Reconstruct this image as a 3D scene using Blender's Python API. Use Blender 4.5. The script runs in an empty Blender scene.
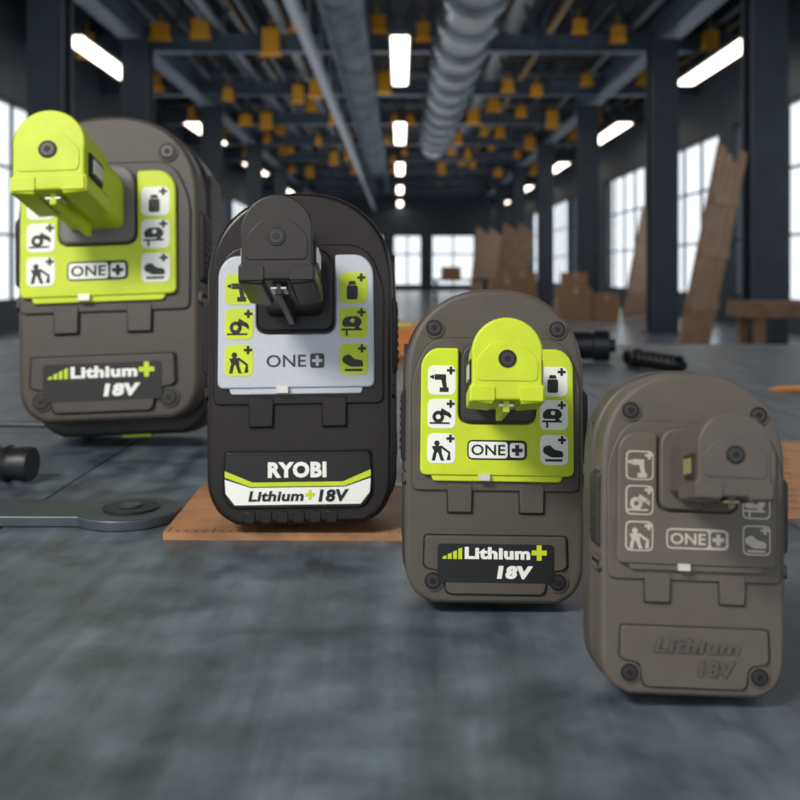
import bpy, bmesh, math, random
from mathutils import Vector, Matrix
random.seed(7)
sc=bpy.context.scene
try:
    sc.view_settings.view_transform='Standard'
    sc.view_settings.look='None'
except Exception as e: print(e)
F=950.0; HZ=272.0; CAMZ=1.11; BENCH=0.95; H=CAMZ-BENCH

# ---------------------------------------------------------------- materials
def mat(name,col,rough=0.5,metal=0.0,var=0.12,scale=20.0,bump=0.0,bscale=None,coord='Object',emit=None,spec=0.5):
    m=bpy.data.materials.new(name); m.use_nodes=True
    nt=m.node_tree; b=nt.nodes['Principled BSDF']
    b.inputs['Roughness'].default_value=rough; b.inputs['Metallic'].default_value=metal
    b.inputs['Specular IOR Level'].default_value=spec
    tc=nt.nodes.new('ShaderNodeTexCoord')
    n=nt.nodes.new('ShaderNodeTexNoise'); n.inputs['Scale'].default_value=scale; n.inputs['Detail'].default_value=5
    nt.links.new(tc.outputs[coord],n.inputs['Vector'])
    r=nt.nodes.new('ShaderNodeValToRGB')
    c0=[max(0,c*(1-var)) for c in col]; c1=[min(1,c*(1+var)) for c in col]
    r.color_ramp.elements[0].position=0.3; r.color_ramp.elements[1].position=0.7
    r.color_ramp.elements[0].color=(*c0,1); r.color_ramp.elements[1].color=(*c1,1)
    nt.links.new(n.outputs['Fac'],r.inputs['Fac']); nt.links.new(r.outputs['Color'],b.inputs['Base Color'])
    if bump>0:
        n2=nt.nodes.new('ShaderNodeTexNoise'); n2.inputs['Scale'].default_value=bscale or scale*4; n2.inputs['Detail'].default_value=3
        nt.links.new(tc.outputs[coord],n2.inputs['Vector'])
        bp=nt.nodes.new('ShaderNodeBump'); bp.inputs['Strength'].default_value=bump; bp.inputs['Distance'].default_value=0.01
        nt.links.new(n2.outputs['Fac'],bp.inputs['Height']); nt.links.new(bp.outputs['Normal'],b.inputs['Normal'])
    if emit:
        b.inputs['Emission Color'].default_value=(*emit[0],1); b.inputs['Emission Strength'].default_value=emit[1]
    return m
def s2l(h):
    h=h.lstrip('#'); out=[]
    for i in (0,2,4):
        c=int(h[i:i+2],16)/255; out.append(c/12.92 if c<=0.04045 else ((c+0.055)/1.055)**2.4)
    return tuple(out)

# ---------------------------------------------------------------- mesh helpers
def finish(bm,name,mats,parent=None,bevel=0,seg=3,smooth=True,ang=35):
    bmesh.ops.recalc_face_normals(bm,faces=bm.faces)
    me=bpy.data.meshes.new(name); bm.to_mesh(me); bm.free()
    for m in (mats if isinstance(mats,(list,tuple)) else [mats]): me.materials.append(m)
    if smooth:
        for p in me.polygons: p.use_smooth=True
        me.set_sharp_from_angle(angle=math.radians(ang))
    o=bpy.data.objects.new(name,me); sc.collection.objects.link(o)
    if parent: o.parent=parent
    if bevel>0:
        md=o.modifiers.new('bevel','BEVEL'); md.width=bevel; md.segments=seg; md.limit_method='ANGLE'; md.angle_limit=math.radians(40)
        md.use_clamp_overlap=False; md.harden_normals=True
    return o
def prism(bm,pts,z0,z1,mi=0,top=None):
    a=[bm.verts.new((x,y,z0)) for x,y in pts]
    if top:
        s,cx,cy=top; b=[bm.verts.new((cx+(x-cx)*s,cy+(y-cy)*s,z1)) for x,y in pts]
    else: b=[bm.verts.new((x,y,z1)) for x,y in pts]
    fs=[bm.faces.new(a),bm.faces.new(b)]
    n=len(pts)
    for i in range(n): fs.append(bm.faces.new((a[i],a[(i+1)%n],b[(i+1)%n],b[i])))
    for f in fs: f.material_index=mi
    return fs
def rpoly(pts,r,seg=6):
    out=[]; n=len(pts)
    for i in range(n):
        p=Vector(pts[i]); a=Vector(pts[i-1]); c=Vector(pts[(i+1)%n])
        rr=r[i] if isinstance(r,(list,tuple)) else r
        if rr<=0: out.append((p.x,p.y)); continue
        u=(a-p); v=(c-p); d=min(rr,u.length*0.49,v.length*0.49)
        u=p+u.normalized()*d; v=p+v.normalized()*d
        for k in range(seg+1):
            t=k/seg; q=u*(1-t)**2+p*2*t*(1-t)+v*t*t
            out.append((q.x,q.y))
    return out
def rrect(cx,cy,w,h,r,seg=6):
    return rpoly([(cx-w/2,cy-h/2),(cx+w/2,cy-h/2),(cx+w/2,cy+h/2),(cx-w/2,cy+h/2)],r,seg)
def disc(cx,cy,r,n=24): return [(cx+r*math.cos(2*math.pi*i/n),cy+r*math.sin(2*math.pi*i/n)) for i in range(n)]
def box(bm,x0,x1,y0,y1,z0,z1,mi=0):
    prism(bm,[(x0,y0),(x1,y0),(x1,y1),(x0,y1)],z0,z1,mi)
def bar(bm,p,q,w,h,mi=0,up=Vector((0,0,1))):
    p=Vector(p);q=Vector(q); d=(q-p).normalized()
    if abs(d.dot(up))>0.99: up=Vector((0,1,0))
    s=d.cross(up).normalized(); u=s.cross(d).normalized()
    vs=[]
    for e in (p,q):
        for a,b in ((-1,-1),(1,-1),(1,1),(-1,1)): vs.append(bm.verts.new(e+s*a*w/2+u*b*h/2))
    for idx in ((0,1,2,3),(7,6,5,4),(0,4,5,1),(1,5,6,2),(2,6,7,3),(3,7,4,0)):
        f=bm.faces.new([vs[i] for i in idx]); f.material_index=mi
def ibeam(bm,p,q,w,h,t,mi=0,up=Vector((0,0,1))):
    p=Vector(p);q=Vector(q); d=(q-p).normalized()
    if abs(d.dot(up))>0.99: up=Vector((0,1,0))
    s=d.cross(up).normalized(); u=s.cross(d).normalized()
    bar(bm,p,q,t,h-2*t,mi,up); 
    for sg in (-1,1): bar(bm,p+u*sg*(h/2-t/2),q+u*sg*(h/2-t/2),w,t,mi,up)
def lathe(bm,p,q,prof,n=20,mi=0):
    p=Vector(p);q=Vector(q); d=(q-p).normalized()
    up=Vector((0,0,1)) if abs(d.z)<0.9 else Vector((0,1,0))
    s=d.cross(up).normalized(); u=s.cross(d)
    rings=[]
    for t,r in prof:
        c=p+(q-p)*t
        rings.append([bm.verts.new(c+(s*math.cos(2*math.pi*i/n)+u*math.sin(2*math.pi*i/n))*r) for i in range(n)])
    for a,b in zip(rings,rings[1:]):
        for i in range(n):
            f=bm.faces.new((a[i],a[(i+1)%n],b[(i+1)%n],b[i])); f.material_index=mi
    for rg in (rings[0],rings[-1]):
        f=bm.faces.new(rg); f.material_index=mi
def text_mesh(bm,s,x0,x1,y0,y1,z,mi=0,shear=0.0,bold=0.02,depth=0.15):
    cu=bpy.data.curves.new('t','FONT'); cu.body=s; cu.size=1; cu.shear=shear; cu.offset=bold; cu.extrude=0.01; cu.resolution_u=3; cu.space_character=1.0+bold*1.5
    o=bpy.data.objects.new('t',cu); sc.collection.objects.link(o)
    bpy.context.view_layer.update()
    dg=bpy.context.evaluated_depsgraph_get()
    me=bpy.data.meshes.new_from_object(o.evaluated_get(dg))
    xs=[v.co.x for v in me.vertices]; ys=[v.co.y for v in me.vertices]
    ax,bx,ay,by=min(xs),max(xs),min(ys),max(ys)
    for v in me.vertices:
        v.co.x=x0+(v.co.x-ax)/(bx-ax)*(x1-x0); v.co.y=y0+(v.co.y-ay)/(by-ay)*(y1-y0)
        v.co.z=z+(depth if v.co.z>0 else 0)
    n0=len(bm.faces); bm.from_mesh(me); bm.faces.ensure_lookup_table()
    for f in bm.faces[n0:]: f.material_index=mi
    bpy.data.objects.remove(o); bpy.data.curves.remove(cu); bpy.data.meshes.remove(me)
def plus_pts(cx,cy,r,t): 
    return [(cx-t,cy-r),(cx+t,cy-r),(cx+t,cy-t),(cx+r,cy-t),(cx+r,cy+t),(cx+t,cy+t),(cx+t,cy+r),(cx-t,cy+r),(cx-t,cy+t),(cx-r,cy+t),(cx-r,cy-t),(cx-t,cy-t)]

# ---------------------------------------------------------------- battery
ICON={
 'drill':[[(-.55,.15),(.45,.15),(.45,.62),(-.55,.62)],[(-.95,.33),(-.6,.2),(-.6,.58),(-.95,.45)],[(.02,.2),(.42,.2),(.55,-.5),(.18,-.5)],[(-.1,-.88),(.68,-.88),(.68,-.5),(-.1,-.5)]],
 'saw':[disc(-.2,-.15,.52,18),[(-.95,-.75),(.8,-.75),(.8,-.6),(-.95,-.6)],[(-.1,.1),(.75,-.1),(.85,.15),(.1,.6)],[(.5,.0),(.9,-.3),(.95,.0),(.7,.3)]],
 'trimmer':[disc(-.3,.55,.24,14),[(-.75,.3),(.05,.35),(.15,-.2),(-.5,-.25)],[(-.6,-.2),(-.3,-.2),(-.45,-.9),(-.75,-.9)],[(-.2,-.2),(.1,-.2),(.35,-.9),(.05,-.9)],[(.0,.2),(.8,-.35),(.9,-.2),(.1,.38)],[(.55,-.85),(.9,-.85),(.85,-.25),(.7,-.25)]],
 'lamp':[rrect(0,-.25,.95,1.15,.2,4),[(-.35,.38),(.35,.38),(.25,.68),(-.25,.68)]],
 'jigsaw':[rpoly([(-.85,-.2),(.6,-.2),(.85,.2),(.5,.65),(-.5,.65),(-.9,.3)],.2,4),[(-.95,-.5),(.8,-.5),(.8,-.33),(-.95,-.33)],[(-.6,-.95),(-.42,-.95),(-.42,-.5),(-.6,-.5)],[(.2,-.33),(.6,-.33),(.6,-.2),(.2,-.2)]],
 'sander':[rpoly([(-.9,-.1),(-.2,-.5),(.9,-.5),(.85,.0),(.1,.15),(-.3,.55),(-.85,.35)],.2,4),[(-.7,-.85),(.8,-.85),(.8,-.65),(-.7,-.65)]],
}
HOLE={'saw':(-.2,-.15,.22),'jigsaw':(.0,.3,.2)}
def body_outline(g=0.0,bot=0.0):
    hw=89+g
    left=[(-62,-127-min(g,2.5)-bot),(-80,-118-min(g,2.5)*.7-bot),(-hw+1,-99-bot),(-hw,-60),(-hw-1,40)]
    arc=[]
    n=36;e=2/2.25
    for i in range(n+1):
        a=math.pi-math.pi*i/n
        c=math.cos(a); s=math.sin(a)
        arc.append(((hw+1)*math.copysign(abs(c)**e,c),100+(91+min(g,2.5))*abs(s)**e))
    right=[(-x,y) for x,y in reversed(left)]
    return rpoly(left[:4],[0,10,12,0],4)+left[4:]+arc+right[:1]+rpoly(right[1:],[0,12,10,0],4)
def make_battery(ax,ay,scx,scy,lean,roll,shx,shy,dxb,st,rest=0.0,depth=100,bot=0.0,wide=0.0):
    e=bpy.data.objects.new('power_tool_battery',None); sc.collection.objects.link(e)
    P=[]
    def F_(bm,name,mats,sh=False,dx=0,**k):
        for v in bm.verts:
            if sh: v.co.x+=shx*v.co.z; v.co.y+=shy*v.co.z
            v.co.x=(v.co.x+dx*dxb)*scx; v.co.y*=scy
        o=finish(bm,name,mats,parent=e,**k); P.append(o); return o
    M=st; W_=wide
    bm=bmesh.new(); prism(bm,body_outline(2.5+W_,bot),-depth,-44); F_(bm,'rear_shell',M['rear'],dx=1.15,bevel=6,seg=4)
    bm=bmesh.new(); prism(bm,body_outline(-1.5+W_),-48,-38); F_(bm,'seam_gasket',M['dark'],dx=1)
    bm=bmesh.new(); prism(bm,body_outline(W_),-42,0); F_(bm,'front_shell',M['body'],dx=1,bevel=6,seg=5)
    bm=bmesh.new()
    prism(bm,rpoly([(-84,-16),(84,-16),(86,96),(70,140),(-70,140),(-86,96)],[8,8,14,22,22,14]),0,3); F_(bm,'shoulder',M['body'],dx=.6,bevel=2)
    for sx,nm in ((-1,'latch_1'),(1,'latch_2')):
        a=sx*W_
        bm=bmesh.new()
        prism(bm,rpoly([(sx*80+a,8),(sx*94+a,14),(sx*95+a,84),(sx*80+a,96)],[1,5,6,1],4),-36,-4); 
        F_(bm,nm,M['dark'],dx=1,bevel=2.5)
        bm=bmesh.new()
        for k in range(7):
            y=24+k*8; box(bm,sx*94.5+a-1,sx*94.5+a+1,y,y+3.5,-33,-10)
        F_(bm,nm+'_ribs',M['dark'],dx=1,bevel=.7,seg=2)
        bm=bmesh.new(); prism(bm,rpoly([(sx*78+a,-2),(sx*92+a,-12),(sx*92+a,2),(sx*78+a,6)],1,2),-36,-2); F_(bm,'latch_stop',M['body'],dx=1,bevel=1.5)
    sw=39
    U=rpoly([(-77,0),(77,0),(77,116),(66,129),(sw,129),(sw,52),(-sw,52),(-sw,129),(-66,129),(-77,116)],[7,7,9,9,3,12,12,3,9,9],6)
    bm=bmesh.new(); prism(bm,U,3,9); F_(bm,'label_plate',M['plate'],bevel=2)
    bm=bmesh.new(); prism(bm,rpoly([(-64,-6),(64,-6),(68,6),(-68,6)],3),3,7); F_(bm,'plate_lip',M['plate'],bevel=1.5)
    bm=bmesh.new(); box(bm,-19,-7,-5,2,7,12); F_(bm,'spring_contact',M['steel'],bevel=.8)
    bt=bmesh.new(); bs=bmesh.new(); rows=(96,62,27)
    names=(('drill','saw','trimmer'),('lamp','jigsaw','sander'))
    for c,cx in enumerate((-56,57)):
        for r,cy in enumerate(rows):
            if st['kind']=='mono':
                prism(bt,rrect(cx,cy,27,29,6),9,9.3,0); prism(bt,rrect(cx,cy,24,26,5),9.2,9.6,1); z=9.5
            else:
                prism(bt,rrect(cx,cy,28,30,7),9,9.4,0); z=9.35
            nm=names[c][r]
            for pl in ICON[nm]:
                prism(bs,[(cx-1+x*11.5,cy-1.5+y*12) for x,y in pl],z,z+.35,0)
            if nm in HOLE:
                hx,hy,hr=HOLE[nm]; prism(bt,disc(cx-1+hx*11.5,cy-1.5+hy*12,hr*11,14),z+.2,z+.6,0 if st['kind']!='mono' else 1)
            px=cx+(9 if c==0 else 8)
            prism(bs,plus_pts(px,cy+10,4,1.3),z,z+.45,0)
    F_(bt,'icon_tiles',[M['tile'],M['plate']],smooth=False); F_(bs,'icon_symbols',M['glyph'],smooth=False)
    bm=bmesh.new()
    if st['kind']=='silver':
        text_mesh(bm,'ONE',-29,10,20,32,9.1,1,bold=0.015); prism(bm,rrect(21,26,14,14,3),9.1,9.4,1); prism(bm,plus_pts(21,26,5,1.4),9.4,9.7,0)
    else:
        prism(bm,rrect(0,26,60,20,6),9,9.3,1); prism(bm,rrect(-9,26,39,16.5,4),9.3,9.6,0)
        text_mesh(bm,'ONE',-26,8,20.5,31.5,9.6,1,bold=0.02); prism(bm,rrect(20,26,14.5,14.5,3),9.3,9.6,0); prism(bm,plus_pts(20,26,5.5,1.9),9.6,9.9,1)
    F_(bm,'wordmark',M['word'],smooth=False)
    bm=bmesh.new(); prism(bm,rpoly([(-37,54),(37,54),(37,135),(-37,135)],[10,10,20,20]),2,14); F_(bm,'stem_collar',M['collar'],bevel=3)
    def stem_prof(r,yc,yb,ch):
        pts=[]
        for i in range(25):
            a=math.pi*i/24; pts.append((r*math.cos(a),yc+r*math.sin(a)))
        return pts+[(-r,yb+ch),(-r+ch,yb),(r-ch,yb),(r,yb+ch)]
    bm=bmesh.new(); prism(bm,stem_prof(28,104,65,5),6,90); F_(bm,'stem_shaft',M['stem'],bevel=2,sh=True)
    bm=bmesh.new()
    pr=[]
    for i in range(29):
        a=math.radians(-10+200*i/28); pr.append((32*math.cos(a),105+32*math.sin(a)))
    pr+=[(-31.5,76),(-34,75),(-34,60),(-12,58),(-12,62),(12,62),(12,58),(34,60),(34,75),(31.5,76)]
    prism(bm,pr,66,122); F_(bm,'stem_head',M['stem'],bevel=2.2,seg=3,sh=True)
    bm=bmesh.new(); prism(bm,rpoly([(-27,79),(27,79),(28,98),(14,114),(-14,114),(-28,98)],5),121.5,123); prism(bm,rpoly([(-32,61),(-11,61),(-11,74),(-32,74)],2),121.5,123.5); prism(bm,rpoly([(11,61),(32,61),(32,74),(11,74)],2),121.5,123.5); F_(bm,'stem_cap',M['stem'],bevel=.7,sh=True)
    bm=bmesh.new(); box(bm,-3,3,52,66,30,112); F_(bm,'stem_rib',M['stem'],bevel=1,sh=True)
    bm=bmesh.new()
    for sx in (-1,1):
        box(bm,min(sx*27,sx*33.2),max(sx*27,sx*33.2),78,100,82,112,0)
        for k in range(4): box(bm,min(sx*30,sx*34.8),max(sx*30,sx*34.8),82,96,86+k*5.4,89.6+k*5.4,1)
    box(bm,-7,7,57.2,59.5,98,112,1)
    F_(bm,'stem_contacts',[M['dark'],M['contact']],bevel=.5,seg=2,sh=True)
    def screw(bm,x,y,z,r):
        prism(bm,disc(x,y,r),z-1,z+.8,0); prism(bm,disc(x,y,r*.74),z+.7,z+1.2,1)
        star=[]
        for i in range(12):
            a=2*math.pi*i/12; rr=r*(.46 if i%2 else .28); star.append((x+rr*math.cos(a),y+rr*math.sin(a)))
        prism(bm,star,z+1.1,z+1.5,0)
    bm=bmesh.new(); screw(bm,0,99,123.2,8.2); F_(bm,'stem_screw',[M['black'],M['screw']],bevel=.3,seg=2,sh=True)
    if st['kind']!='silver':
        bm=bmesh.new()
        for x,y in ((-63,150),(63,150),(-62,-105),(62,-105)): screw(bm,x,y,2.2,8.5)
        for x,y in ((-63,150),(63,150),(-62,-105),(62,-105)): prism(bm,disc(x,y,10.5),0,2,2)
        F_(bm,'body_screws',[M['black'],M['screw'],M['body']],dx=.6,bevel=.4,seg=2)
    for sx in (-1,1):
        bm=bmesh.new(); prism(bm,rpoly([(sx*36-12,-38),(sx*36+12,-38),(sx*36+13,-8),(sx*36-13,-8)],1.5,3),0,4.5,top=(.93,sx*36,-20)); F_(bm,'rail',M['body'],dx=.4,bevel=1)
        bm=bmesh.new(); prism(bm,rpoly([(sx*36-12.9,-39),(sx*36+12.9,-39),(sx*36+13.6,-7),(sx*36-13.6,-7)],1.5,3),0,.6); F_(bm,'rail_shade',M['dark'],dx=.4)  # flat dark sheet, painted in as the shadow round the rail's foot
    pan=rpoly([(-66,-114),(66,-114),(74,-100),(72,-60),(-72,-60),(-74,-100)],[8,8,6,4,4,6])
    if st['kind']!='silver': pan=rpoly([(-49,-118),(49,-118),(53,-96),(72,-92),(71,-60),(-71,-60),(-72,-92),(-53,-96)],[6,6,5,5,4,4,5,5])
    pg=[(x*1.014,-88+(y+88)*1.03) for x,y in pan]
    bm=bmesh.new(); prism(bm,pg,0,.7); F_(bm,'panel_groove',M['dark'],dx=.4)
    bm=bmesh.new(); prism(bm,pan,0,4,top=(.975,0,-88)); F_(bm,'label_panel',M['body'],dx=.4,bevel=1.2)
    bm=bmesh.new(); G,W,K=0,1,2
    if st['kind']=='silver':
        prism(bm,rpoly([(-70,-64),(70,-64),(71,-100),(62,-111),(-62,-111),(-71,-100)],[3,3,4,6,6,4]),4,4.3,K)
        prism(bm,[(-71,-78),(-44,-89),(44,-89),(71,-78),(71,-84),(46,-93),(-46,-93),(-71,-84)],4.3,4.6,G)
        prism(bm,[(-71,-86),(-46,-94),(46,-94),(71,-86),(70,-99),(61,-110),(-61,-110),(-70,-99)],4.3,4.6,W)
        text_mesh(bm,'RYOBI',-29,28,-85,-70,4.6,W,bold=.05)
        text_mesh(bm,'Lithium',-48,6,-107,-97,4.7,K,shear=.15,bold=.04); prism(bm,plus_pts(12,-101,4.5,1.6),4.6,5,G)
        text_mesh(bm,'18V',20,50,-108,-96,4.7,K,shear=.15,bold=.05)
        F_(bm,'capacity_label',M['label'],dx=.4,smooth=False)
        bm=bmesh.new()
        for k in range(6):
            x=-46+k*16; prism(bm,rrect(x,-122,11,11,3,4),-8,1.6,0)
        F_(bm,'vents',M['body'],bevel=1)
    elif st['kind']=='green':
        prism(bm,rrect(0,-87,116,38,4),4,4.3,K)
        for k in range(4): prism(bm,[(-53+k*5.2,-83),(-49.2+k*5.2,-83),(-49.2+k*5.2,-79.5+k*2.6),(-53+k*5.2,-81+k*2.6)],4.3,4.6,G)
        text_mesh(bm,'Lithium',-31,34,-83,-71,4.35,W,bold=.05); prism(bm,plus_pts(43,-76,7.5,2.4),4.3,4.7,G)
        text_mesh(bm,'18V',1,37,-102,-89,4.35,W,shear=.12,bold=.065)
        F_(bm,'capacity_label',M['label'],dx=.4,smooth=False)
    else:
        text_mesh(bm,'Lithium',-40,42,-84,-70,4,0,shear=.2,bold=.04,depth=1.8); text_mesh(bm,'18V',2,38,-106,-90,4,0,shear=.15,bold=.05,depth=1.8)
        F_(bm,'embossed_label',M['emboss'],dx=.4,smooth=False)
    bm=bmesh.new(); prism(bm,rrect(22,-129-bot,30,6,1.5,3),-62,-48); F_(bm,'release_tab',M['tab'],bevel=1)
    bm=bmesh.new(); 
    for y in (-70,-20,60,110):
        for sx in (-1,1): box(bm,sx*(90+W_)-2,sx*(90+W_)+2,y,y+26,-depth+14,-52)
    F_(bm,'side_grips',M['rear'],dx=1.15,bevel=1.5)
    # ---- pose and stand on the bench
    R=(Matrix.Rotation(math.pi/2-lean,3,'X')@Matrix.Rotation(roll,3,'Z'))
    A=Vector(((ax-400),F,-(ay-HZ)))
    base=A-R@Vector((0,0,8))
    zmin=min((base+R@v.co).z for o in P for v in o.data.vertices)
    k=(H-rest)/(-zmin)
    e.matrix_world=Matrix.Translation(base*k+Vector((0,0,CAMZ)))@R.to_4x4()@Matrix.Scale(k,4)
    return e

def P_(n,h,r=.5,**k): 
    k.setdefault('scale',.03); k.setdefault('var',.08)
    return mat(n,s2l(h),r,**k)
green=P_('lime_plastic','#c6d824',.5); tileW=P_('white_print','#eff1ea',.5,var=.02); blk=P_('black_print','#0c0c0d',.5)
black=P_('black_recess','#0b0a0a',.6); steel=P_('contact_steel','#d9d5c9',.35,metal=.5); screwm=P_('screw_steel','#3a3734',.35,metal=.4)
dark=P_('dark_rubber','#1b1918',.55,spec=.3)
b13=P_('warm_grey_plastic','#524c45',.42,bump=.15,bscale=1.2,spec=.4); b1=P_('dark_warm_grey_plastic','#47403a',.4,bump=.15,bscale=1.2,spec=.4)
rear1=P_('charcoal_plastic','#312d2b',.45,spec=.4); 
b2=P_('gloss_umber_plastic','#1f1815',.25,bump=.05,bscale=1.2,spec=.32); rear2=P_('umber_shell','#151110',.35,spec=.3)
silv=mat('silver_plastic',s2l('#bbbec6'),.45,.15,var=.16,scale=1.6)
b4=P_('taupe_plastic','#5b544d',.48,bump=.15,bscale=1.2,spec=.4); rear4=P_('taupe_shell','#49443f',.5); pale=P_('pale_print','#b9b0a4',.6)
dark4=P_('dark_taupe','#2a2623',.6)  # darker taupe of the latches, gasket and edge strips
common=dict(black=black,steel=steel,screw=screwm,contact=steel)
st1=dict(common,kind='green',body=b1,rear=rear1,dark=dark,plate=green,tile=tileW,glyph=blk,word=[tileW,blk],collar=P_('grey_collar','#6b6866',.5),stem=green,label=[green,tileW,blk],tab=green)
st3=dict(st1,body=b13)
st3['collar']=P_('dark_collar','#2f2c2a',.5)
st2=dict(common,kind='silver',body=b2,rear=rear2,dark=P_('near_black','#0e0c0c',.45,spec=.3),plate=silv,tile=green,glyph=blk,word=[silv,P_('grey_print','#2e2e30',.5)],collar=P_('black_collar','#110f0e',.35,spec=.3),stem=P_('stem_umber','#2b2623',.33,spec=.4),label=[green,tileW,blk],tab=green)
st4=dict(common,kind='mono',contact=P_('brass_contact','#a59468',.35,metal=.5),body=b4,rear=rear4,dark=dark4,plate=P_('taupe_plate','#5f5850',.48,spec=.4),tile=pale,glyph=pale,word=[P_('taupe_word','#5f5850',.6),pale],collar=b4,stem=P_('taupe_stem','#57504a',.42,spec=.4),label=[pale,pale,pale],emboss=P_('emboss','#544c46',.35),tab=b4)
D=math.radians
make_battery(98,296,1.02,.98,D(7),D(2.2),-.07,.20,8,st1,depth=120,bot=14,wide=.5)
make_battery(296,388,1.02,1.04,D(7),D(.8),-.04,.25,3,st2,rest=.0045,depth=90,wide=3)
make_battery(497,476,1.0,.985,D(7),D(-.8),-.02,.13,-1.5,st3,depth=80,wide=1)
make_battery(697,566,1.04,1.01,D(7),D(-2.2),-.01,.14,-1,st4,depth=85)

# ---------------------------------------------------------------- bench
bench_m=bpy.data.materials.new('slate_benchtop'); bench_m.use_nodes=True
nt=bench_m.node_tree; b=nt.nodes['Principled BSDF']; tc=nt.nodes.new('ShaderNodeTexCoord')
def noise(sc_,det,mapping=None):
    n=nt.nodes.new('ShaderNodeTexNoise'); n.inputs['Scale'].default_value=sc_; n.inputs['Detail'].default_value=det
    mp=nt.nodes.new('ShaderNodeMapping'); mp.inputs['Scale'].default_value=mapping or (1,1,1)
    nt.links.new(tc.outputs['Object'],mp.inputs['Vector']); nt.links.new(mp.outputs['Vector'],n.inputs['Vector']); return n
n1=noise(34,9); n2=noise(55,5,(1,.1,1)); n3=noise(120,3)
def ramp(n,a,b_,p0=.3,p1=.7):
    r=nt.nodes.new('ShaderNodeValToRGB'); r.color_ramp.elements[0].position=p0; r.color_ramp.elements[1].position=p1
    r.color_ramp.elements[0].color=(*a,1); r.color_ramp.elements[1].color=(*b_,1); nt.links.new(n.outputs['Fac'],r.inputs['Fac']); return r
r1=ramp(n1,s2l('#38414a'),s2l('#66717b'),.3,.7); r2=ramp(n2,(.5,.5,.5),(1.4,1.4,1.4),.36,.64)
mx=nt.nodes.new('ShaderNodeMix'); mx.data_type='RGBA'; mx.blend_type='MULTIPLY'; mx.inputs[0].default_value=.6
nt.links.new(r1.outputs['Color'],mx.inputs[6]); nt.links.new(r2.outputs['Color'],mx.inputs[7]); nt.links.new(mx.outputs[2],b.inputs['Base Color'])
r3=ramp(n1,(.32,)*3,(.48,)*3); nt.links.new(r3.outputs['Color'],b.inputs['Roughness'])
bp=nt.nodes.new('ShaderNodeBump'); bp.inputs['Strength'].default_value=.3; bp.inputs['Distance'].default_value=.004
nt.links.new(n2.outputs['Fac'],bp.inputs['Height']); nt.links.new(bp.outputs['Normal'],b.inputs['Normal'])
legm=mat('bench_steel',s2l('#2b3036'),.5,.5)
bm=bmesh.new()
for i in range(7):
    x0=-1.75+i*.5; box(bm,x0+.0006,x0+.4994,-.25,2.1,BENCH-.06,BENCH,0)
for x in (-1.65,1.65):
    for y in (-.15,2.0): box(bm,x-.04,x+.04,y-.04,y+.04,0,BENCH-.06,1)
for y in (-.15,2.0): box(bm,-1.65,1.65,y-.02,y+.02,BENCH-.16,BENCH-.06,1)
finish(bm,'workbench',[bench_m,legm],bevel=.001,seg=2)

wood_o=mat('orange_wood',s2l('#ad7c55'),.55,var=.35,scale=30); tick=mat('ruler_ink',s2l('#7a553a'),.6)
def bpos(px,py,z=0.0):
    Y=F*(H-z)/(py-HZ); return ((px-400)*Y/F,Y)
bm=bmesh.new()
pts=[bpos(163,540),bpos(430,541),bpos(420,492),bpos(203,490)]
prism(bm,pts,BENCH,BENCH+.0045,0)
a=Vector(pts[0]); c=Vector(pts[1])
for i in range(30):
    p=a.lerp(c,(i+.5)/30); L=.011 if i%5==0 else .005
    box(bm,p.x-.0003,p.x+.0003,p.y+.001,p.y+L,BENCH+.0044,BENCH+.0048,1)
finish(bm,'wooden_ruler',[wood_o,tick],smooth=False)
bm=bmesh.new(); pts=[bpos(778,520),bpos(960,505),bpos(930,440),bpos(768,447)]
prism(bm,pts,BENCH,BENCH+.005,0)
a=Vector(pts[3]); c=Vector(pts[0])
for i in range(14):
    p=a.lerp(c,(i+.5)/14); box(bm,p.x+.002,p.x+.014,p.y-.0005,p.y+.0005,BENCH+.0049,BENCH+.0053,1)
finish(bm,'wooden_ruler',[wood_o,tick],smooth=False)
plm=mat('brushed_steel',s2l('#565e64'),.42,.6,scale=60)
bm=bmesh.new()
cx,cy=bpos(128,519)
out=[]
for i in range(25):
    a_=math.radians(-140+280*i/24); out.append((cx+.033*math.cos(a_),cy+.032*math.sin(a_)))
out+=[(cx-.08,cy+.026),(cx-.42,cy+.022),(cx-.42,cy-.012),(cx-.08,cy-.020)]
prism(bm,out,BENCH,BENCH+.007,0); prism(bm,disc(cx+.002,cy,.018),BENCH+.007,BENCH+.0085,1); prism(bm,disc(cx+.002,cy,.007),BENCH+.0085,BENCH+.010,0)
prism(bm,rrect(cx-.24,cy+.005,.14,.018,.008),BENCH+.007,BENCH+.008,1)
finish(bm,'flat_spanner',[plm,mat('dark_steel',s2l('#33383c'),.45,.5)],bevel=.0012,seg=2)
rub=mat('black_rubber',s2l('#17181a'),.45,scale=60)
bm=bmesh.new()
x1,y1=bpos(26,487); zc=BENCH+.0145
prof=[(0,.010),(.02,.0135)]
for i in range(14): prof+=[(.05+i*.065,.0143),(.07+i*.065,.012)]
prof+=[(.98,.0135),(1,.0125)]
lathe(bm,(x1-.17,y1+.03,zc),(x1,y1+.012,zc),prof,20)
lathe(bm,(x1-.30,y1+.044,zc),(x1-.17,y1+.03,zc),[(0,.008),(.1,.012),(.8,.01),(1,.011)],16)
finish(bm,'round_brush',rub,ang=50)
bm=bmesh.new(); x1,y1=bpos(20,436)
lathe(bm,(x1-.25,y1+.03,BENCH+.011),(x1-.03,y1+.005,BENCH+.011),[(0,.006),(.05,.011),(.5,.009),(.9,.011),(1,.006)],14)
lathe(bm,(x1-.03,y1+.005,BENCH+.011),(x1+.04,y1-.003,BENCH+.011),[(0,.003),(1,.003)],10,1)
finish(bm,'screwdriver',[rub,plm],ang=50)
bm=bmesh.new(); Y=1.70; z=BENCH+.030
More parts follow.
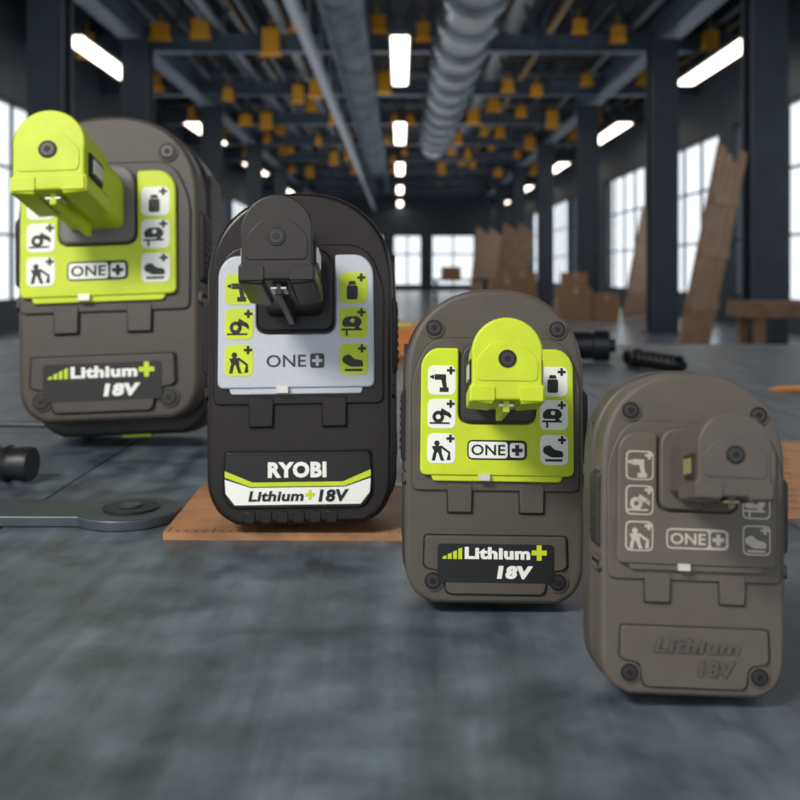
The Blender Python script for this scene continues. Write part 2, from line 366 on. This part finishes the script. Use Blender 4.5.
def X(px): return (px-400)*Y/F
prof=[(0,.024),(.06,.030)]
for i in range(8): prof+=[(.1+i*.05,.030),(.115+i*.05,.027),(.135+i*.05,.027),(.15+i*.05,.030)]
prof+=[(.56,.030),(.6,.026),(.8,.0255),(.82,.029),(.95,.028),(.96,.012),(1,.012)]
lathe(bm,(X(500),Y+.02,z),(X(613),Y-.02,z),prof,24)
finish(bm,'drill_chuck',mat('black_steel',s2l('#202328'),.35,.5),ang=40)
bm=bmesh.new()
p=Vector(((628-400)*1.62/F,1.62,BENCH+.016)); q=Vector(((684-400)*1.46/F,1.46,BENCH+.016))
prof=[(0,.010),(.05,.016),(.2,.016),(.22,.010)]
for i in range(7): prof+=[(.26+i*.1,.010),(.29+i*.1,.0145),(.32+i*.1,.0145),(.35+i*.1,.010)]
prof+=[(1,.006)]
lathe(bm,p,q,prof,16); finish(bm,'threaded_adapter',mat('gunmetal',s2l('#17191d'),.35,.6),ang=40)
bm=bmesh.new(); Y=1.27
lathe(bm,((765-400)*Y/F,Y-.01,BENCH+.0045),((860-400)*Y/F,Y+.02,BENCH+.0045),[(0,.0006),(.12,.004),(1,.004)],6,0)
finish(bm,'carpenter_pencil',mat('orange_paint',s2l('#d08a3c'),.4),smooth=False)
bm=bmesh.new(); Y=1.95
box(bm,-.03,.045,Y-.16,Y+.1,BENCH,BENCH+.055,0); box(bm,-.01,.025,Y-.09,Y-.05,BENCH+.055,BENCH+.058,1)
finish(bm,'spirit_level',[mat('level_orange',s2l('#c9752e'),.45),green],bevel=.003)

# ---------------------------------------------------------------- hall
YA,YB,XW,ZR=-7,58,7.2,7.2
floor_m=mat('polished_concrete',s2l('#626a73'),.25,var=.25,scale=1.2,bump=.1,bscale=6)
bm=bmesh.new(); box(bm,-XW-.3,XW+.3,YA,YB+.3,-.1,0); finish(bm,'floor',floor_m,smooth=False)
ceil_m=mat('dark_roof_deck',s2l('#2b333e'),.6,var=.4,scale=1.5); rib=mat('roof_purlin',s2l('#1e242b'),.6)
bm=bmesh.new(); box(bm,-XW-.3,XW+.3,YA,YB+.3,ZR,ZR+.15,0)
for i in range(28): 
    x=-7+i*.52; box(bm,x-.05,x+.05,YA,YB,ZR-.1,ZR,0)
finish(bm,'ceiling',[ceil_m,rib],smooth=False)
wall_m=mat('grey_panel_wall',s2l('#3b4550'),.6,var=.15,scale=2); frame_m=mat('window_frame',s2l('#2a3138'),.5)
WB,WT=.55,4.3; pitch=6.5; ww=5.6
cent=[11.3-13+pitch*i for i in range(10)]
cent=[c for c in cent if c+ww/2<YB-.3 and c-ww/2>YA]
for sx,nm in ((-1,'wall_left'),(1,'wall_right')):
    bm=bmesh.new(); x0,x1=sorted((sx*XW,sx*(XW+.3)))
    box(bm,x0,x1,YA,YB,0,WB); box(bm,x0,x1,YA,YB,WT,ZR)
    ed=[YA]+[v for c in cent for v in (c-ww/2,c+ww/2)]+[YB]
    for a_,b_ in zip(ed[0::2],ed[1::2]): box(bm,x0,x1,a_,b_,WB,WT)
    finish(bm,nm,wall_m,smooth=False)
wn=1
for sx in (-1,1):
    for c in cent:
        bm=bmesh.new(); x=sx*(XW+.08)
        for k in range(5):
            y=c-ww/2+.03+k*(ww-.06)/4; box(bm,x-.03,x+.03,y-.025,y+.025,WB,WT)
        for z in (WB+.03,1.8,3.05,WT-.03): box(bm,x-.03,x+.03,c-ww/2,c+ww/2,z-.025,z+.025)
        finish(bm,'window_%d'%wn,frame_m,smooth=False); wn+=1
bm=bmesh.new(); ops=[(-6.2,-3.6),(-2.9,-1.0),(-.45,1.35),(1.9,4.6),(5.1,6.6)]
box(bm,-XW,XW,YB,YB+.3,3.4,ZR); box(bm,-XW,XW,YB,YB+.3,0,.25)
ed=[-XW]+[v for o in ops for v in o]+[XW]
for a_,b_ in zip(ed[0::2],ed[1::2]): box(bm,a_,b_,YB,YB+.3,.25,3.4)
finish(bm,'wall_far',wall_m,smooth=False)
for o in ops:
    bm=bmesh.new()
    for k in range(3): x=o[0]+.05+k*(o[1]-o[0]-.1)/2; box(bm,x-.05,x+.05,YB+.1,YB+.18,.25,3.4)
    for z in (.3,2.2,3.35): box(bm,o[0],o[1],YB+.1,YB+.18,z-.05,z+.05)
    finish(bm,'window_%d'%wn,frame_m,smooth=False); wn+=1

steelb=mat('painted_steel',s2l('#4c5a6a'),.45,.1,var=.3,scale=3); steeld=mat('dark_steel_column',s2l('#2f3843'),.5,.1,var=.2,scale=3)
pipem=mat('conduit_grey',s2l('#7c8894'),.4,.3); pipeb=mat('rusty_pipe',s2l('#8a6c46'),.5)
for sx in (-1,1):
    for y in (6.5,12.9,17.2,24,31,38,45,52):
        x=sx*4.75+(.2 if sx>0 and y<13 else 0)
        bm=bmesh.new(); ibeam(bm,(x,y,0.0),(x,y,5.3),.48,.42,.06); box(bm,x-.32,x+.32,y-.32,y+.32,0,.04)
        finish(bm,'steel_column',steeld,smooth=False)
    bm=bmesh.new(); ibeam(bm,(sx*4.95,YA,5.6),(sx*4.95,YB,5.6),.35,.45,.05)
    for k in range(14):
        x=sx*random.choice((random.uniform(1.8,3.2),random.uniform(3.2,6.6))); z=random.uniform(5.8,6.7); r=random.choice((.03,.05,.08)); lathe(bm,(x,YA,z),(x,YB-.1,z),[(0,r),(1,r)],8,random.choice((1,1,2)))
    finish(bm,'roof_girder',[steelb,pipem,pipeb],smooth=False)
bm=bmesh.new(); ibeam(bm,(-1.5,YA,4.85),(-1.5,YB,4.85),.13,.2,.025)
for k in range(26): bar(bm,(-1.5,YA+1+k*2.4,4.94),(-1.5,YA+1+k*2.4,6.9),.04,.04)
finish(bm,'crane_rail',mat('rail_steel',s2l('#7c8997'),.4,.2),smooth=False)
yel=mat('safety_yellow',s2l('#e0a020'),.5)
for i,y in enumerate([9.5,14,18.5,23,27.5,32,36.5,41,45.5,50,54.5]):
    bm=bmesh.new()
    ibeam(bm,(-XW+.02,y,5.55),(XW-.02,y,5.55),.24,.34,.03); bar(bm,(-XW+.02,y,6.9),(XW-.02,y,6.9),.14,.16)
    n=16
    for k in range(n):
        xa=-XW+.05+k*(2*XW-.1)/n; xb=xa+(XW-.05)/n; xc=xb+(XW-.05)/n
        bar(bm,(xa,y,5.6),(xb,y,6.9),.08,.08); bar(bm,(xb,y,6.9),(xc,y,5.6),.08,.08)
    for k in range(4):
        yy=y+random.uniform(.3,3.8); z=random.uniform(5.9,6.8); r=random.choice((.03,.05,.07)); lathe(bm,(-XW+.05,yy,z),(XW-.05,yy,z),[(0,r),(1,r)],8,random.choice((1,1,2)))
    tr=finish(bm,'roof_truss',[steelb,pipem,pipeb],smooth=False)
    if 18<y<42:
        bm=bmesh.new()
        for x in (-5.9,-4.6,-4.0,-2.6,-1.9,-.3,.25,1.9,2.6,3.3,4.3,5.8):
            if random.random()<.85:
                xx=x+random.uniform(-.2,.2); zz=random.uniform(5.35,5.95); s=random.uniform(.1,.17); q=random.uniform(.8,1.5)
                box(bm,xx-s,xx+s,y-.34,y-.13,zz-s*q,zz+s*q,0)
                box(bm,xx-s*1.3,xx+s*1.3,y-.3,y-.15,zz-s*q-.04,zz-s*q,0); bar(bm,(xx,y-.22,zz+s*q),(xx,y-.22,zz+s*q+.2),.03,.03,0)
        finish(bm,'junction_boxes',yel,parent=tr,smooth=False)
bm=bmesh.new(); prof=[]; n=90
for k in range(n):
    t=k/n; prof+=[(t,.27),(t+.45/n,.42)]
prof+=[(1,.27)]
lathe(bm,(-.93,9,5.5),(-.93,50,5.5),prof,20); finish(bm,'corrugated_duct',mat('foil_duct',s2l('#55606b'),.35,.4,var=.4,scale=2),ang=60)
bm=bmesh.new(); prof=[(0,.42)]
for k in range(1,14): prof+=[(k/14-.006,.42),(k/14-.005,.52),(k/14+.005,.52),(k/14+.006,.42)]
prof+=[(1,.42)]
lathe(bm,(1.1,9,5.25),(1.1,31,5.25),prof,28)
for k in range(9): bar(bm,(1.1,10+k*2.4,5.7),(1.1,10+k*2.4,6.9),.04,.04)
finish(bm,'ventilation_duct',mat('galvanised_duct',s2l('#59636e'),.3,.4,var=.5,scale=2),ang=40)
lamp_m=mat('lamp_diffuser',(1,1,1),.5,emit=((1,.9,.74),5.0)); house=mat('lamp_housing',s2l('#4a525a'),.5)
for x in (-5.6,0.0,6.05):
    for k in range(5):
        y=18.2+k*9.4
        bm=bmesh.new(); w=.18 if x==0 else .22
        box(bm,x-w,x+w,y-2.1,y+2.1,5.12,5.2,1); box(bm,x-w+.03,x+w-.03,y-2.05,y+2.05,5.09,5.125,0)
        for yy in (y-1.6,y+1.6): bar(bm,(x,yy,5.2),(x,yy,ZR-.11),.03,.03,1)
        finish(bm,'strip_light',[lamp_m,house],smooth=False)
tim=mat('raw_timber',s2l('#94765c'),.7,var=.2,scale=6); tim2=mat('brown_timber',s2l('#7f6046'),.7,var=.3,scale=6); card=mat('cardboard',s2l('#8a684a'),.8,var=.1,scale=3)
def leaning(x,y,h,n,w,lean,m):
    bm=bmesh.new()
    for k in range(n):
        o_=k*(w+.006); hh=h*(1-.03*((k*5)%4))
        bar(bm,(x+o_*.6,y+o_*.75,.02),(x+o_*.6+lean,y+o_*.75+.05,hh),w,.05,0,up=Vector((.75,-.6,0)))
    for z in (.25,.5,.75): bar(bm,(x+lean*z-.03,y-.05,h*z),(x+lean*z+n*w*.6-.03,y+n*w*.75-.05,h*z),.05,.12)
    finish(bm,'leaning_timber',m,smooth=False)
leaning(3.5,11.9,2.7,5,.2,.55,tim); leaning(5.3,22.5,2.6,7,.2,.5,tim); leaning(3.3,33,2.8,8,.25,.4,tim2); leaning(3.0,40,3,8,.25,.3,tim)
def boxes(x,y,s,lst,name='cardboard_box',m=card):
    bm=bmesh.new()
    for dx,dz,w,h in lst:
        box(bm,x+dx,x+dx+w,y,y+w,dz,dz+h,0); box(bm,x+dx+w*.45,x+dx+w*.55,y-.004,y+w,dz+h-.15,dz+h+.004,1)
    finish(bm,name,[m,mat('packing_tape',s2l('#b39a72'),.4)],smooth=False)
boxes(3.7,22.0,1,[(0,0,.75,.75),(.78,0,.6,.6),(.1,.75,.55,.35)]); boxes(2.6,27,1,[(0,0,.9,.9)]); boxes(3.3,29.2,1,[(0,0,.9,1.1)])
bm=bmesh.new(); box(bm,3.75,6.6,10.2,10.9,.62,.78); 
for x in (3.9,5.2,6.4):
    for y in (10.3,10.8): box(bm,x-.05,x+.05,y-.05,y+.05,0,.62)
box(bm,3.9,6.4,10.5,10.6,.2,.28); finish(bm,'timber_trestle_table',tim2,smooth=False)
bm=bmesh.new(); box(bm,1.2,3.2,34,35,.78,.86,0)
for x in (1.3,3.1):
    for y in (34.1,34.9): box(bm,x-.05,x+.05,y-.05,y+.05,0,.78,0)
box(bm,1.5,2.2,34.2,34.8,.86,1.3,1); finish(bm,'assembly_table',[steeld,card],smooth=False)

# ---------------------------------------------------------------- light
w=bpy.data.worlds.new('sky'); sc.world=w; w.use_nodes=True
bg=w.node_tree.nodes['Background']; bg.inputs[0].default_value=(.88,.94,1,1); bg.inputs[1].default_value=1.25
def area(name,loc,target,size,sy,power,col):
    l=bpy.data.lights.new(name,'AREA'); l.shape='RECTANGLE'; l.size=size; l.size_y=sy; l.energy=power; l.color=col
    o=bpy.data.objects.new(name,l); sc.collection.objects.link(o); o.location=loc
    o.rotation_euler=(Vector(target)-Vector(loc)).to_track_quat('-Z','Y').to_euler()
area('bench_lamp',(-.9,-.6,2.2),(0,.5,1.0),.6,.35,32,(1,.96,.9))
area('hall_fill',(0,20,5.0),(0,20,0),8,30,400,(1,.97,.92))  # unseen area light, added to brighten the hall
area('roof_fill',(0,24,3.8),(0,24,7),6,30,280,(1,.97,.92))  # added fill without a fixture, aimed up to lift the dark roof
# ---------------------------------------------------------------- camera
cd=bpy.data.cameras.new('camera'); cam=bpy.data.objects.new('camera',cd); sc.collection.objects.link(cam)
cam.location=(0,0,CAMZ); cam.rotation_euler=(math.pi/2,0,0)
cd.sensor_width=36; cd.lens=36*F/800; cd.shift_y=-(400-HZ)/800
cd.clip_start=.01; cd.clip_end=200
cd.dof.use_dof=True; cd.dof.focus_distance=.47; cd.dof.aperture_fstop=13
sc.camera=cam
